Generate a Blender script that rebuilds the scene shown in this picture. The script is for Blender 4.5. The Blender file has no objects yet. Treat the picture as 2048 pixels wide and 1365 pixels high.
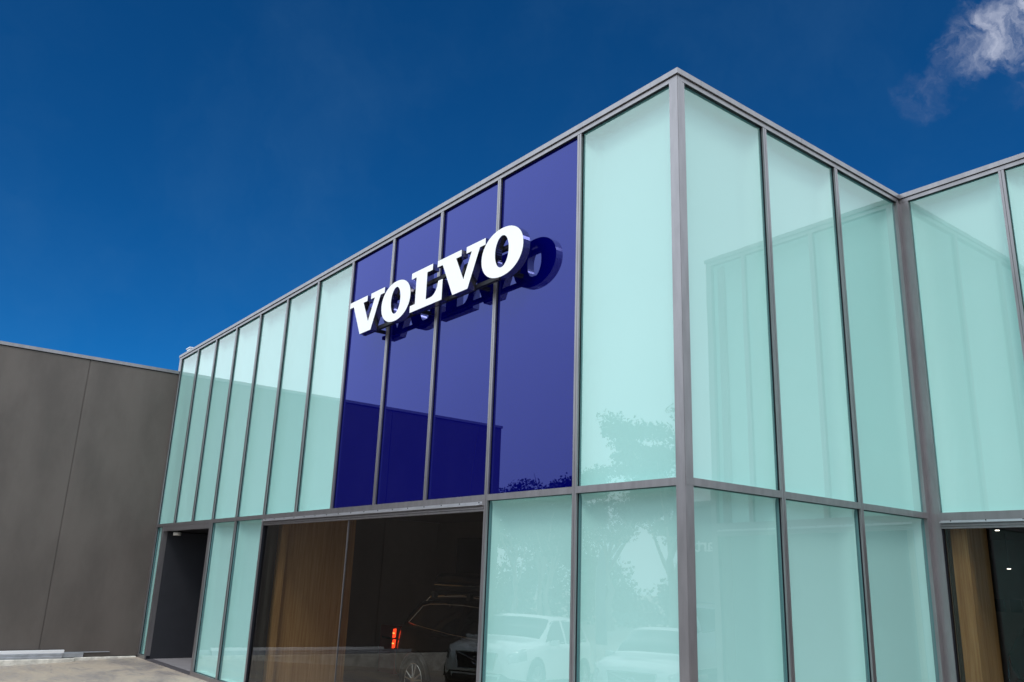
import bpy, bmesh, math, random
from mathutils import Vector, Matrix
random.seed(7)
sc = bpy.context.scene
COL = sc.collection
R = math.radians

# ------------------------------------------------------------------ camera
cam_d = bpy.data.cameras.new('camera'); cam = bpy.data.objects.new('camera', cam_d); COL.objects.link(cam)
cr = Vector((0.6149678788, 0.7877502121, 0.0355543428))
cu = Vector((0.1938001469, -0.1946903711, 0.9615285552))
cf = Vector((-0.7643664115, 0.5844187391, 0.2723944314))
cam.matrix_world = Matrix(((cr.x, cu.x, -cf.x, 4.85966), (cr.y, cu.y, -cf.y, -5.66766), (cr.z, cu.z, -cf.z, 1.98), (0, 0, 0, 1)))
cam_d.sensor_width = 36; cam_d.lens = 1672.67 / 2048 * 36
cam_d.clip_start = 0.05; cam_d.clip_end = 2000
sc.camera = cam

# ------------------------------------------------------------------ sky, sun, exposure
SUN_EL, SUN_AZ = 50.0, 140.0            # azimuth from +y towards +x
w = bpy.data.worlds.new('World'); sc.world = w; w.use_nodes = True
nt = w.node_tree; nt.nodes.clear()
def N(tree, t, **kw):
    n = tree.nodes.new(t)
    for k, v in kw.items(): setattr(n, k, v)
    return n
def math_node(tree, op, a, b=None, c=None, clamp=False):
    n = N(tree, 'ShaderNodeMath', operation=op, use_clamp=clamp)
    for i, v in enumerate((a, b, c)):
        if v is None: continue
        if isinstance(v, (int, float)): n.inputs[i].default_value = v
        else: tree.links.new(v, n.inputs[i])
    return n.outputs[0]
def smooth(tree, x, lo, hi):
    n = N(tree, 'ShaderNodeMapRange', interpolation_type='SMOOTHSTEP')
    tree.links.new(x, n.inputs[0]); n.inputs[1].default_value = lo; n.inputs[2].default_value = hi
    return n.outputs[0]
def mixc(tree, fac, a, b, blend='MIX'):
    n = N(tree, 'ShaderNodeMix', data_type='RGBA', blend_type=blend)
    for s, v in ((n.inputs[0], fac), (n.inputs[6], a), (n.inputs[7], b)):
        if isinstance(v, (int, float)): s.default_value = v
        elif isinstance(v, tuple): s.default_value = v
        else: tree.links.new(v, s)
    return n.outputs[2]
def dirvec(az, el): return Vector((math.sin(R(az)) * math.cos(R(el)), math.cos(R(az)) * math.cos(R(el)), math.sin(R(el))))
sky = N(nt, 'ShaderNodeTexSky', sky_type='NISHITA', sun_disc=False, sun_elevation=R(SUN_EL), sun_rotation=R(SUN_AZ),
        altitude=3000, air_density=1.0, dust_density=0.0, ozone_density=3.0)
tc = N(nt, 'ShaderNodeTexCoord'); D = tc.outputs['Generated']
def dotdir(v):
    n = N(nt, 'ShaderNodeVectorMath', operation='DOT_PRODUCT'); nt.links.new(D, n.inputs[0]); n.inputs[1].default_value = v
    return n.outputs['Value']
def noise(tree, vec, scale, detail=6, rough=0.55, dist=0.0, sv=None):
    if sv:
        m = N(tree, 'ShaderNodeMapping'); m.inputs['Scale'].default_value = sv
        tree.links.new(vec, m.inputs['Vector']); vec = m.outputs[0]
    n = N(tree, 'ShaderNodeTexNoise'); tree.links.new(vec, n.inputs['Vector'])
    n.inputs['Scale'].default_value = scale; n.inputs['Detail'].default_value = detail
    n.inputs['Roughness'].default_value = rough; n.inputs['Distortion'].default_value = dist
    return n.outputs['Fac']
blue = mixc(nt, 1.0, sky.outputs[0], (0.045, 0.45, 0.78, 1), 'MULTIPLY')
# a pale veil of thin high cloud over most of the sky, with one wide clear gap
gap = dotdir(dirvec(-48, 36))
vn = noise(nt, D, 1.6, 5, 0.5)
gapn = math_node(nt, 'ADD', gap, math_node(nt, 'MULTIPLY_ADD', vn, 0.10, -0.05))
veil = math_node(nt, 'SUBTRACT', 1.0, smooth(nt, gapn, 0.56, 0.68))
vc = math_node(nt, 'MULTIPLY_ADD', noise(nt, D, 2.2, 6, 0.55), 0.30, 0.80)
SEP = N(nt, 'ShaderNodeSeparateXYZ'); nt.links.new(D, SEP.inputs[0])
VEIL = 12.5
vcol = N(nt, 'ShaderNodeVectorMath', operation='SCALE'); vcol.inputs[0].default_value = (0.80 * VEIL, 0.91 * VEIL, 1.01 * VEIL)
nt.links.new(math_node(nt, 'MULTIPLY', vc, math_node(nt, 'MULTIPLY', math_node(nt, 'MULTIPLY_ADD', SEP.outputs[2], 1.15, 0.76), math_node(nt, 'MULTIPLY_ADD', math_node(nt, 'MAXIMUM', dotdir((-.93, -.2, .3)), 0.0), 0.42, 0.84))), vcol.inputs['Scale'])
c1 = mixc(nt, veil, blue, vcol.outputs[0])
# loose wisps in the clear part: soft blobs along a diagonal, torn up by noise
wv = N(nt, 'ShaderNodeTexNoise'); nt.links.new(D, wv.inputs['Vector']); wv.inputs['Scale'].default_value = 14; wv.inputs['Detail'].default_value = 6; wv.inputs['Roughness'].default_value = 0.6
wsub = N(nt, 'ShaderNodeVectorMath', operation='MULTIPLY_ADD'); nt.links.new(wv.outputs['Color'], wsub.inputs[0]); wsub.inputs[1].default_value = (0.085,) * 3; nt.links.new(D, wsub.inputs[2])
wd = N(nt, 'ShaderNodeVectorMath', operation='SUBTRACT'); nt.links.new(wsub.outputs[0], wd.inputs[0]); wd.inputs[1].default_value = (0.0425,) * 3
wnm = N(nt, 'ShaderNodeVectorMath', operation='NORMALIZE'); nt.links.new(wd.outputs[0], wnm.inputs[0]); DW = wnm.outputs[0]
rotm = N(nt, 'ShaderNodeMapping'); rotm.inputs['Rotation'].default_value = (R(20), R(-42), R(20)); nt.links.new(DW, rotm.inputs['Vector'])
fn = noise(nt, rotm.outputs[0], 20.0, 8, 0.6, 0.3, sv=(1.0, 1.6, 2.6))
def wisp(az, el, r0, r1, amt, vec=None):
    n = N(nt, 'ShaderNodeVectorMath', operation='DOT_PRODUCT'); nt.links.new(vec or D, n.inputs[0]); n.inputs[1].default_value = dirvec(az, el)
    return math_node(nt, 'MULTIPLY', smooth(nt, n.outputs['Value'], math.cos(R(r1)), math.cos(R(r0))), amt)
puffs = None
for az, el, r0, r1, am in ((-21.0, 32.1, 0, 2.2, .58), (-19.6, 32.6, 0, 2.1, .80), (-17.6, 32.9, 0, 2.0, 1.0), (-18.0, 31.9, 0, 2.2, .70), (-23.7, 30.2, 0, 2.3, .24), (-20.6, 31.0, 0, 1.5, .12), (-17.8, 29.4, 0, 2.0, .20)):
    k = wisp(az, el, r0, r1, am, DW)
    puffs = k if puffs is None else math_node(nt, 'MAXIMUM', puffs, k)
pf = math_node(nt, 'MULTIPLY', smooth(nt, math_node(nt, 'MULTIPLY', puffs, math_node(nt, 'MULTIPLY_ADD', fn, 2.8, -0.68)), 0.02, 1.20), 0.70)
haze_l = math_node(nt, 'MULTIPLY', smooth(nt, noise(nt, DW, 3.5, 8, 0.62, 0.3), 0.36, 0.80), 0.040)
c2 = mixc(nt, pf, c1, (5.6, 5.9, 7.0, 1))
c3 = mixc(nt, haze_l, c2, (2.2, 4.6, 6.6, 1))
bg = N(nt, 'ShaderNodeBackground'); bg.inputs['Strength'].default_value = 0.1
nt.links.new(c3, bg.inputs['Color'])
wo = N(nt, 'ShaderNodeOutputWorld'); nt.links.new(bg.outputs[0], wo.inputs['Surface'])

sun_d = bpy.data.lights.new('sun', 'SUN'); sun = bpy.data.objects.new('sun', sun_d); COL.objects.link(sun)
sun_d.energy = 1.0; sun_d.angle = R(14); sun_d.color = (1.0, 0.96, 0.90)
sun.location = (0, -10, 30)
sun.rotation_euler = (-dirvec(SUN_AZ, SUN_EL)).to_track_quat('-Z', 'Y').to_euler()

vs = sc.view_settings
vs.view_transform = 'Standard'; vs.look = 'None'; vs.exposure = 0.27; vs.gamma = 1.0; vs.use_curve_mapping = False
sc.cycles.max_bounces = 12; sc.cycles.transparent_max_bounces = 16; sc.cycles.glossy_bounces = 5
sc.cycles.use_denoising = True
sc.cycles.sample_clamp_indirect = 6

# ------------------------------------------------------------------ materials
def mat(name):
    m = bpy.data.materials.new(name); m.use_nodes = True
    return m, m.node_tree, m.node_tree.nodes['Principled BSDF']
def simple(name, col, rough=0.5, metal=0.0, spec=0.5, var=0.0, vscale=6.0, bump=0.0, bscale=80.0, emit=None, coat=0.0, sv=None):
    m, t, p = mat(name)
    p.inputs['Base Color'].default_value = (*col, 1); p.inputs['Roughness'].default_value = rough
    p.inputs['Metallic'].default_value = metal; p.inputs['Specular IOR Level'].default_value = spec
    p.inputs['Coat Weight'].default_value = coat; p.inputs['Coat Roughness'].default_value = 0.03
    if var or bump:
        o = N(t, 'ShaderNodeTexCoord').outputs['Object']
    if var:
        n = noise(t, o, vscale, 8, 0.6, 0.0, sv)
        lo = tuple(c * (1 - var) for c in col) + (1,); hi = tuple(min(1, c * (1 + var)) for c in col) + (1,)
        t.links.new(mixc(t, smooth(t, n, 0.3, 0.7), lo, hi), p.inputs['Base Color'])
        t.links.new(math_node(t, 'MULTIPLY_ADD', n, 0.25 * rough, rough * 0.87), p.inputs['Roughness'])
    if bump:
        b = N(t, 'ShaderNodeBump'); b.inputs['Strength'].default_value = bump; b.inputs['Distance'].default_value = 0.004
        t.links.new(noise(t, o, bscale, 6, 0.6), b.inputs['Height']); t.links.new(b.outputs[0], p.inputs['Normal'])
    if emit:
        p.inputs['Emission Color'].default_value = (*emit[0], 1); p.inputs['Emission Strength'].default_value = emit[1]
    return m
M = {}
M['alu'] = simple('powder_coated_aluminium', (0.272, 0.256, 0.266), 0.36, 0.75, 0.5, var=0.10, vscale=3.0, sv=(3, 3, 0.6))
M['alu_bright'] = simple('bright_aluminium', (0.62, 0.62, 0.66), 0.3, 0.8, var=0.06, vscale=4)
M['gasket'] = simple('black_rubber', (0.006, 0.007, 0.012), 0.6, 0, 0.25)
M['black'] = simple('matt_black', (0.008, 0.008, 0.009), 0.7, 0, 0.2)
M['edge_shade'] = simple('aqua_edge_shade', (0.10, 0.20, 0.21), 0.7, 0, 0.2)  # dark green standing in for shade along the panel edges
M['screen'] = simple('screen_black', (0.004, 0.004, 0.006), 0.25, 0, 0.4)
M['white_face'] = simple('white_acrylic', (0.86, 0.86, 0.86), 0.35, 0, 0.4)
M['letter_side'] = simple('grey_letter_metal', (0.48, 0.47, 0.49), 0.16, 1.0)
M['letter_back'] = simple('letter_back_black', (0.004, 0.004, 0.012), 0.5, 0, 0.3)
M['wall_paint'] = simple('grey_painted_concrete', (0.101, 0.0845, 0.076), 0.6, 0, 0.35, var=0.16, vscale=1.1, bump=0.25, bscale=45, sv=(1, 1, 0.45))
M['kerb'] = simple('kerb_concrete', (0.60, 0.56, 0.50), 0.85, 0, 0.3, var=0.25, vscale=5, bump=0.5, bscale=40)
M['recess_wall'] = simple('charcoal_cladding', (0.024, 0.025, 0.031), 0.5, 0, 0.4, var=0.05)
M['slab'] = simple('threshold_slab', (0.27, 0.25, 0.26), 0.6, 0, 0.4, var=0.08, vscale=3, bump=0.1)
M['drain'] = simple('threshold_drain', (0.11, 0.10, 0.11), 0.6, 0.3)
M['inner_wall'] = simple('interior_plaster', (0.19, 0.165, 0.145), 0.8, 0, 0.2, var=0.03)
M['inner_ceiling'] = simple('interior_ceiling', (0.10, 0.08, 0.065), 0.8, 0, 0.2)
M['inner_floor'] = simple('interior_floor', (0.06, 0.058, 0.055), 0.35, 0, 0.4, var=0.05)
M['reveal'] = simple('window_reveal', (0.06, 0.068, 0.065), 0.6, 0, 0.3)
M['roofing'] = simple('roof_membrane', (0.25, 0.25, 0.25), 0.8)
M['white_paint'] = simple('white_car_paint', (0.80, 0.81, 0.82), 0.3, 0, 0.5, coat=1.0)
M['black_paint'] = simple('black_car_paint', (0.003, 0.003, 0.0035), 0.2, 0, 0.25)
M['car_glass'] = simple('dark_car_glass', (0.006, 0.007, 0.008), 0.05, 0, 0.4)
M['tyre'] = simple('tyre_rubber', (0.012, 0.012, 0.012), 0.8, 0, 0.2, bump=0.2)
M['rim'] = simple('alloy_rim', (0.66, 0.66, 0.66), 0.25, 0.85)
M['chrome'] = simple('chrome', (0.75, 0.75, 0.76), 0.12, 1.0)
M['car_plastic'] = simple('car_plastic', (0.015, 0.015, 0.016), 0.5, 0, 0.4)
M['lamp_clear'] = simple('headlight_lens', (0.55, 0.58, 0.60), 0.08, 0.5)
M['tail_on'] = simple('lit_tail_light', (0.5, 0.03, 0.01), 0.3, emit=((1.0, 0.055, 0.012), 2.6))
M['tail_hot'] = simple('lit_tail_bar', (0.8, 0.3, 0.1), 0.3, emit=((1.0, 0.36, 0.08), 4.0))
M['tail_off'] = simple('tail_light', (0.25, 0.008, 0.006), 0.15, coat=1.0)
M['red_cabinet'] = simple('dark_red_lacquer', (0.30, 0.012, 0.010), 0.4)
M['down'] = simple('downlight_glow', (1, 1, 1), 0.3, emit=((1, 0.95, 0.88), 14.0))
M['lens'] = simple('lamp_lens', (0.55, 0.52, 0.47), 0.3)
M['picture'] = simple('picture_dark_blue', (0.010, 0.022, 0.028), 0.3)
M['bark'] = simple('gum_bark', (0.32, 0.27, 0.22), 0.85, 0, 0.2, var=0.3, vscale=5, bump=0.5, bscale=12, sv=(1, 1, 0.3))
M['leaf'] = simple('gum_leaf', (0.050, 0.075, 0.035), 0.55, 0, 0.3, var=0.35, vscale=0.8)
M['shed'] = simple('shed_cladding', (0.16, 0.16, 0.17), 0.6, var=0.05)

# wood veneer
m, t, p = mat('oak_veneer'); M['wood'] = m
o = N(t, 'ShaderNodeTexCoord').outputs['Object']
g1 = noise(t, o, 9, 8, 0.62, 0.6, sv=(3, 3, 0.12)); g2 = noise(t, o, 40, 6, 0.6, 0.2, sv=(3, 3, 0.05))
gg = math_node(t, 'ADD', math_node(t, 'MULTIPLY', g1, 0.6), math_node(t, 'MULTIPLY', g2, 0.4))
t.links.new(mixc(t, smooth(t, gg, 0.32, 0.68), (0.52, 0.28, 0.10, 1), (0.86, 0.56, 0.25, 1)), p.inputs['Base Color'])
p.inputs['Roughness'].default_value = 0.5

# frosted backing panel (pale aqua), very faint unevenness
m, t, p = mat('aqua_backing'); M['aqua'] = m
o = N(t, 'ShaderNodeTexCoord').outputs['Object']
n1 = noise(t, o, 0.55, 4, 0.5)
ri = N(t, 'ShaderNodeObjectInfo').outputs['Random']
n1 = math_node(t, 'MULTIPLY_ADD', ri, 0.9, math_node(t, 'MULTIPLY_ADD', n1, 0.6, -0.25), clamp=True)
t.links.new(mixc(t, n1, (0.365, 0.60, 0.565, 1), (0.435, 0.66, 0.625, 1)), p.inputs['Base Color'])
p.inputs['Roughness'].default_value = 0.7; p.inputs['Specular IOR Level'].default_value = 0.0

# thin clear glass: Fresnel mix of see-through and mirror
def glass(name, tint, ior=1.72, rtint=(1, 1, 1), wave=0.02):
    m = bpy.data.materials.new(name); m.use_nodes = True; t = m.node_tree; t.nodes.clear()
    out = N(t, 'ShaderNodeOutputMaterial'); mx = N(t, 'ShaderNodeMixShader')
    fr = N(t, 'ShaderNodeFresnel'); fr.inputs['IOR'].default_value = ior
    ge = N(t, 'ShaderNodeNewGeometry')                # a thin sheet: the same Fresnel from both sides
    t.links.new(math_node(t, 'MULTIPLY_ADD', ge.outputs['Backfacing'], 1 / ior - ior, ior), fr.inputs['IOR'])
    tr = N(t, 'ShaderNodeBsdfTransparent'); tr.inputs[0].default_value = (*tint, 1)
    gl = N(t, 'ShaderNodeBsdfGlossy'); gl.inputs['Roughness'].default_value = 0.0; gl.inputs['Color'].default_value = (*rtint, 1)
    o = N(t, 'ShaderNodeTexCoord').outputs['Object']
    b = N(t, 'ShaderNodeBump'); b.inputs['Strength'].default_value = wave; b.inputs['Distance'].default_value = 0.02
    t.links.new(noise(t, o, 1.3, 2, 0.4), b.inputs['Height'])
    t.links.new(b.outputs[0], gl.inputs['Normal'])
    t.links.new(fr.outputs[0], mx.inputs[0]); t.links.new(tr.outputs[0], mx.inputs[1]); t.links.new(gl.outputs[0], mx.inputs[2])
    t.links.new(mx.outputs[0], out.inputs['Surface'])
    return m
M['glass_front'] = glass('clear_front_glass', (0.93, 0.97, 0.97), 1.84)
M['glass_window'] = glass('tinted_window_glass', (0.50, 0.49, 0.455), 1.45)
# blue opaque glass, tinted through its body so that its mirror image is blue too
m = bpy.data.materials.new('blue_glass'); m.use_nodes = True; t = m.node_tree; t.nodes.clear(); M['blue'] = m
out = N(t, 'ShaderNodeOutputMaterial'); mx = N(t, 'ShaderNodeMixShader'); fr = N(t, 'ShaderNodeFresnel'); fr.inputs['IOR'].default_value = 1.9
df = N(t, 'ShaderNodeBsdfDiffuse'); df.inputs[0].default_value = (0.0003, 0.0005, 0.085, 1)
gl = N(t, 'ShaderNodeBsdfGlossy'); gl.inputs['Roughness'].default_value = 0.0; gl.inputs['Color'].default_value = (0.34, 0.39, 1.0, 1)
t.links.new(fr.outputs[0], mx.inputs[0]); t.links.new(df.outputs[0], mx.inputs[1]); t.links.new(gl.outputs[0], mx.inputs[2]); t.links.new(mx.outputs[0], out.inputs['Surface'])

# yard concrete with washed-out brown silt and damp streaks
m, t, p = mat('yard_concrete'); M['yard'] = m
o = N(t, 'ShaderNodeTexCoord').outputs['Object']
a = noise(t, o, 0.55, 9, 0.62, 0.8, sv=(1.0, 1.8, 1)); b_ = noise(t, o, 2.2, 9, 0.65, 1.2, sv=(0.7, 2.0, 1)); c_ = noise(t, o, 14, 8, 0.7)
col = mixc(t, smooth(t, a, 0.38, 0.62), (0.29, 0.25, 0.23, 1), (0.41, 0.335, 0.265, 1))
col = mixc(t, math_node(t, 'MULTIPLY', smooth(t, b_, 0.50, 0.66), 0.6), col, (0.46, 0.385, 0.29, 1))
col = mixc(t, math_node(t, 'MULTIPLY', smooth(t, b_, 0.46, 0.34), 0.55), col, (0.20, 0.19, 0.19, 1))
col = mixc(t, math_node(t, 'MULTIPLY', smooth(t, c_, 0.45, 0.7), 0.18), col, (0.52, 0.47, 0.40, 1))
t.links.new(col, p.inputs['Base Color'])
t.links.new(math_node(t, 'MULTIPLY_ADD', smooth(t, a, 0.35, 0.6), 0.35, 0.42), p.inputs['Roughness'])
bn = N(t, 'ShaderNodeBump'); bn.inputs['Strength'].default_value = 0.35; bn.inputs['Distance'].default_value = 0.01
t.links.new(c_, bn.inputs['Height']); t.links.new(bn.outputs[0], p.inputs['Normal'])

# ------------------------------------------------------------------ mesh helpers
class MB:
    def __init__(self): self.v = []; self.f = []
    def hexa(self, c):                               # 8 corners: bottom 4 ccw, top 4 ccw
        b = len(self.v); self.v += [tuple(x) for x in c]
        for q in ((0, 3, 2, 1), (4, 5, 6, 7), (0, 1, 5, 4), (1, 2, 6, 5), (2, 3, 7, 6), (3, 0, 4, 7)): self.f.append([b + i for i in q])
        return self
    def box(self, x0, x1, y0, y1, z0, z1):
        return self.hexa([(x0, y0, z0), (x1, y0, z0), (x1, y1, z0), (x0, y1, z0), (x0, y0, z1), (x1, y0, z1), (x1, y1, z1), (x0, y1, z1)])
    def quad(self, a, b, c, d):
        k = len(self.v); self.v += [tuple(a), tuple(b), tuple(c), tuple(d)]; self.f.append([k, k + 1, k + 2, k + 3]); return self
    def poly(self, pts):
        k = len(self.v); self.v += [tuple(p) for p in pts]; self.f.append(list(range(k, k + len(pts)))); return self
    def tube(self, pts, rads, n=8, cap=True):
        pts = [Vector(p) for p in pts]; rings = []
        if not isinstance(rads, (list, tuple)): rads = [rads] * len(pts)
        for i, p in enumerate(pts):
            d = (pts[min(i + 1, len(pts) - 1)] - pts[max(i - 1, 0)]).normalized()
            a = d.cross(Vector((0, 0, 1)));
            if a.length < 1e-3: a = d.cross(Vector((0, 1, 0)))
            a.normalize(); b = d.cross(a); k = len(self.v); rings.append(k)
            for j in range(n):
                th = 2 * math.pi * j / n; self.v.append(tuple(p + (a * math.cos(th) + b * math.sin(th)) * rads[i]))
        for i in range(len(rings) - 1):
            for j in range(n):
                self.f.append([rings[i] + j, rings[i] + (j + 1) % n, rings[i + 1] + (j + 1) % n, rings[i + 1] + j])
        if cap:
            self.f.append([rings[0] + j for j in range(n)][::-1]); self.f.append([rings[-1] + j for j in range(n)])
        return self
    def build(self, name, m, parent=None, smooth_=False, bevel=0.0):
        me = bpy.data.meshes.new(name); me.from_pydata(self.v, [], self.f)
        bm = bmesh.new(); bm.from_mesh(me); 
        if len(self.f) > 1: bmesh.ops.recalc_face_normals(bm, faces=bm.faces)
        if bevel: bmesh.ops.bevel(bm, geom=bm.edges[:], offset=bevel, segments=1, affect='EDGES', clamp_overlap=True)
        bm.to_mesh(me); bm.free()
        if smooth_: me.polygons.foreach_set('use_smooth', [True] * len(me.polygons))
        me.materials.append(M[m] if isinstance(m, str) else m)
        o = bpy.data.objects.new(name, me); COL.objects.link(o)
        if parent: o.parent = parent
        return o
def empty(name, loc=(0, 0, 0), rz=0.0):
    o = bpy.data.objects.new(name, None); o.location = loc; o.rotation_euler = (0, 0, rz); COL.objects.link(o); o.empty_display_size = 0.2
    return o
def tag(o, label=None, cat=None, group=None, kind=None):
    if label: o['label'] = label
    if cat: o['category'] = cat
    if group: o['group'] = group
    if kind: o['kind'] = kind
    return o
def copy_tree(o, parent=None):
    c = o.copy(); COL.objects.link(c); c.parent = parent
    for ch in o.children: copy_tree(ch, c)
    return c
class Face:                                           # a facade frame: s along, d outward, z up
    def __init__(s, o, t, n): s.o = Vector(o); s.t = Vector(t); s.n = Vector(n)
    def P(s, a, d, z): return s.o + s.t * a + s.n * d + Vector((0, 0, z))
    def box(s, mb, a0, a1, d0, d1, z0, z1):
        return mb.hexa([s.P(a0, d1, z0), s.P(a1, d1, z0), s.P(a1, d0, z0), s.P(a0, d0, z0), s.P(a0, d1, z1), s.P(a1, d1, z1), s.P(a1, d0, z1), s.P(a0, d0, z1)])
    def quad(s, mb, a0, a1, d, z0, z1): return mb.quad(s.P(a0, d, z0), s.P(a1, d, z0), s.P(a1, d, z1), s.P(a0, d, z1))

# ------------------------------------------------------------------ ground
def gz(y):
    t_ = [(-14, -.75), (-9, -.52), (-5, -.26), (-2.65, -.10), (0, 0)]
    if y <= -14: return -.75
    for (a, b), (c, d) in zip(t_, t_[1:]):
        if y <= c: return b + (d - b) * (y - a) / (c - a)
    return 0.0
mb = MB()
ysx = [-400, -60, -14, -9, -5, -2.65, -1, 0, 400]
for i in range(len(ysx) - 1):
    y0, y1 = ysx[i], ysx[i + 1]
    mb.quad((-400, y0, gz(y0) - 0.004), (400, y0, gz(y0) - 0.004), (400, y1, gz(y1) - 0.004), (-400, y1, gz(y1) - 0.004))
tag(mb.build('ground', 'yard'), kind='structure')

# ------------------------------------------------------------------ the showroom
B = empty('showroom_building', (0, 0, 0))
tag(B, 'glass fronted showroom building of pale aqua and deep blue panels in grey metal frames', 'building')
YC = 4.285
FA = Face((0, 0, 0), (1, 0, 0), (0, -1, 0)); FB = Face((0, 0, 0), (0, 1, 0), (1, 0, 0)); FC = Face((0, YC, 0), (1, 0, 0), (0, -1, 0))
XS = [-1.441, -2.936, -4.249, -5.560, -6.866, -8.159, -9.471, -10.788, -12.086, -13.325, -14.552, -15.840]
YS = [1.425, 2.818]
CX = [1.24, 2.40]; CEND = 3.10
HC, HG, TT, TB = 6.943, 6.850, 2.882, 2.815
HW = 0.031; GL = -0.034; BK = -0.135          # half mullion width, glass depth, backing depth
def mullion(F, s, z0, z1, name='mullion', hw=HW):
    m = MB()
    F.box(m, s - hw, s - 0.0025, -0.02, 0.0, z0, z1); F.box(m, s + 0.0025, s + hw, -0.02, 0.0, z0, z1)
    o = m.build(name, 'alu', B)
    g = MB(); F.box(g, s - hw + 0.003, s + hw - 0.003, -0.10, -0.004, z0, z1)
    g.build('gasket', 'gasket', o)
    return o
def bar(F, a0, a1, z0, z1, name='transom', d=0.001, gask=True, m='alu'):
    q = MB(); F.box(q, a0, a1, -0.02, d, z0, z1); o = q.build(name, m, B)
    if gask:
        g = MB(); F.box(g, a0, a1, -0.10, -0.021, z0 + 0.003, z1 - 0.003); g.build('gasket', 'gasket', o)
    return o
def lean(F, a0, a1, z0, z1):                           # the ground floor panes lean back a hair
    k = 0.006 if z0 < 1 else 0.0
    return MB().quad(F.P(a0, GL, z0), F.P(a1, GL, z0), F.P(a1, GL - k * (z1 - z0), z1), F.P(a0, GL - k * (z1 - z0), z1))
def frosted(F, a0, a1, z0, z1):
    """a shallow tray with coved edges behind a sheet of clear glass"""
    wc, wz, dc = min(0.22, (a1 - a0) * .35), 0.09, 0.125
    us = [0, .015, .05, .11, .19, .30, .44, .60, .79, 1.0]
    ga = [a0 + wc * u for u in us] + [a1 - wc * u for u in us[::-1]]; gz_ = [z0 + .022 * u for u in us] + [z1 - wz * u for u in us[::-1]]
    f = lambda t: math.sqrt(max(0.0, 1 - (1 - min(1.0, t)) ** 2))
    m = MB(); n = len(ga)
    for z in gz_:
        for a in ga:
            m.v.append(tuple(F.P(a, GL - (.024 if z0 < 1 else .006) - dc * f(min(a - a0, a1 - a) / wc) * f(min((z - z0) / .022, (z1 - z) / wz)), z)))
    for r in range(len(gz_) - 1):
        for c in range(n - 1): m.f.append([r * n + c, r * n + c + 1, (r + 1) * n + c + 1, (r + 1) * n + c])
    o = m.build('frosted_panel', 'aqua', B, True)
    lean(F, a0, a1, z0, z1).build('pane', 'glass_front', o)
    e = MB(); d0 = GL - .003; d1 = GL - (.024 if z0 < 1 else .006) - .022; p = F.P     # dark green strip added round the tray to deepen its edge shade
    for x0, y0, x1, y1 in ((a0, z0, a0, z1), (a1, z1, a1, z0), (a0, z1, a1, z1), (a1, z0, a0, z0)):
        ix = .003 if x0 == a0 and x1 == a0 else (-.003 if x0 == a1 and x1 == a1 else 0); iz = -.003 if y0 == z1 and y1 == z1 else (.003 if y0 == z0 and y1 == z0 else 0)
        if z0 > 1 or True: e.quad(p(x0 + ix, d0, y0 + iz), p(x1 + ix, d0, y1 + iz), p(x1 + ix, d1, y1 + iz), p(x0 + ix, d1, y0 + iz))
    e.build('edge_shade_strip', 'edge_shade', o)
    return o
def bluep(F, a0, a1, z0, z1):
    m = MB(); F.box(m, a0, a1, GL - 0.02, GL, z0, z1)
    return m.build('blue_panel', 'blue', B)
# --- facade A (with the sign)
edges = [-0.105] + XS
for i, x in enumerate(XS[:-1]): mullion(FA, x, 0.06 if i < 2 else TT, HG - 0.024)
mullion(FA, XS[-1] + 0.03, 0.06, HG - 0.024)
for i in (7, 8): mullion(FA, XS[i], 0.06, TB)
mullion(FA, XS[6] - 0.0, 0.06, TB, 'window_jamb')
up = [(-0.105, XS[0] + HW)] + [(XS[i] - HW, XS[i + 1] + HW) for i in range(len(XS) - 1)]
for i, (a1, a0) in enumerate(up):
    if i == len(up) - 1: a0 += 0.03
    (bluep if 1 <= i <= 4 else frosted)(FA, a0, a1, TT, HG - 0.022)
bar(FA, XS[0] + HW, 0.0, TB, TT, d=0.004); bar(FA, XS[1] + HW, XS[0] - HW, TB, TT)
bar(FA, XS[-1], XS[1] - HW, TB, TT)
for a1, a0 in ((-0.105, XS[0] + HW), (XS[0] - HW, XS[1] + HW), (XS[6] - HW, XS[7] + HW), (XS[7] - HW, XS[8] + HW)):
    frosted(FA, a0, a1, 0.07, TB)
frosted(FA, XS[-1] + 0.06, -15.34, 0.07, TB)
bar(FA, XS[1] + HW, 0.0, -0.03, 0.07, 'sill', d=0.006); bar(FA, XS[8] - HW, XS[6] + HW, -0.03, 0.07, 'sill', d=0.006)
bar(FA, XS[-1], -15.24, -0.03, 0.07, 'sill', d=0.006); bar(FA, XS[6] + HW, XS[1] - HW, -0.10, 0.05, 'sill', d=0.006)
q = MB(); FA.box(q, -15.34, -15.24, -0.10, 0.002, 0.07, 2.815); q.build('door_jamb', 'alu', B)
q = MB(); FA.box(q, XS[8] - 0.10, XS[8] - HW, -0.30, 0.002, 0.0, TB - 0.001); q.build('door_jamb', 'alu', B)
q = MB(); FA.box(q, -15.24, XS[8] - 0.10, -0.10, -0.003, 2.715, TB - 0.001); q.build('door_head', 'alu', B)
# --- facade B
for s in YS: mullion(FB, s, 0.06, HG - 0.024)
yb = YC - 0.075
for a0, a1 in ((0.068, YS[0] - HW), (YS[0] + HW, YS[1] - HW), (YS[1] + HW, yb)):
    frosted(FB, a0, a1, TT, HG - 0.022); frosted(FB, a0, a1, 0.07, TB)
    bar(FB, a0 if a0 > 0.1 else 0.004, a1, TB, TT, d=0.004 if a0 < .1 else 0.001); bar(FB, a0 if a0 > .1 else 0.006, a1, -0.03, 0.07, 'sill', d=0.006)
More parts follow.
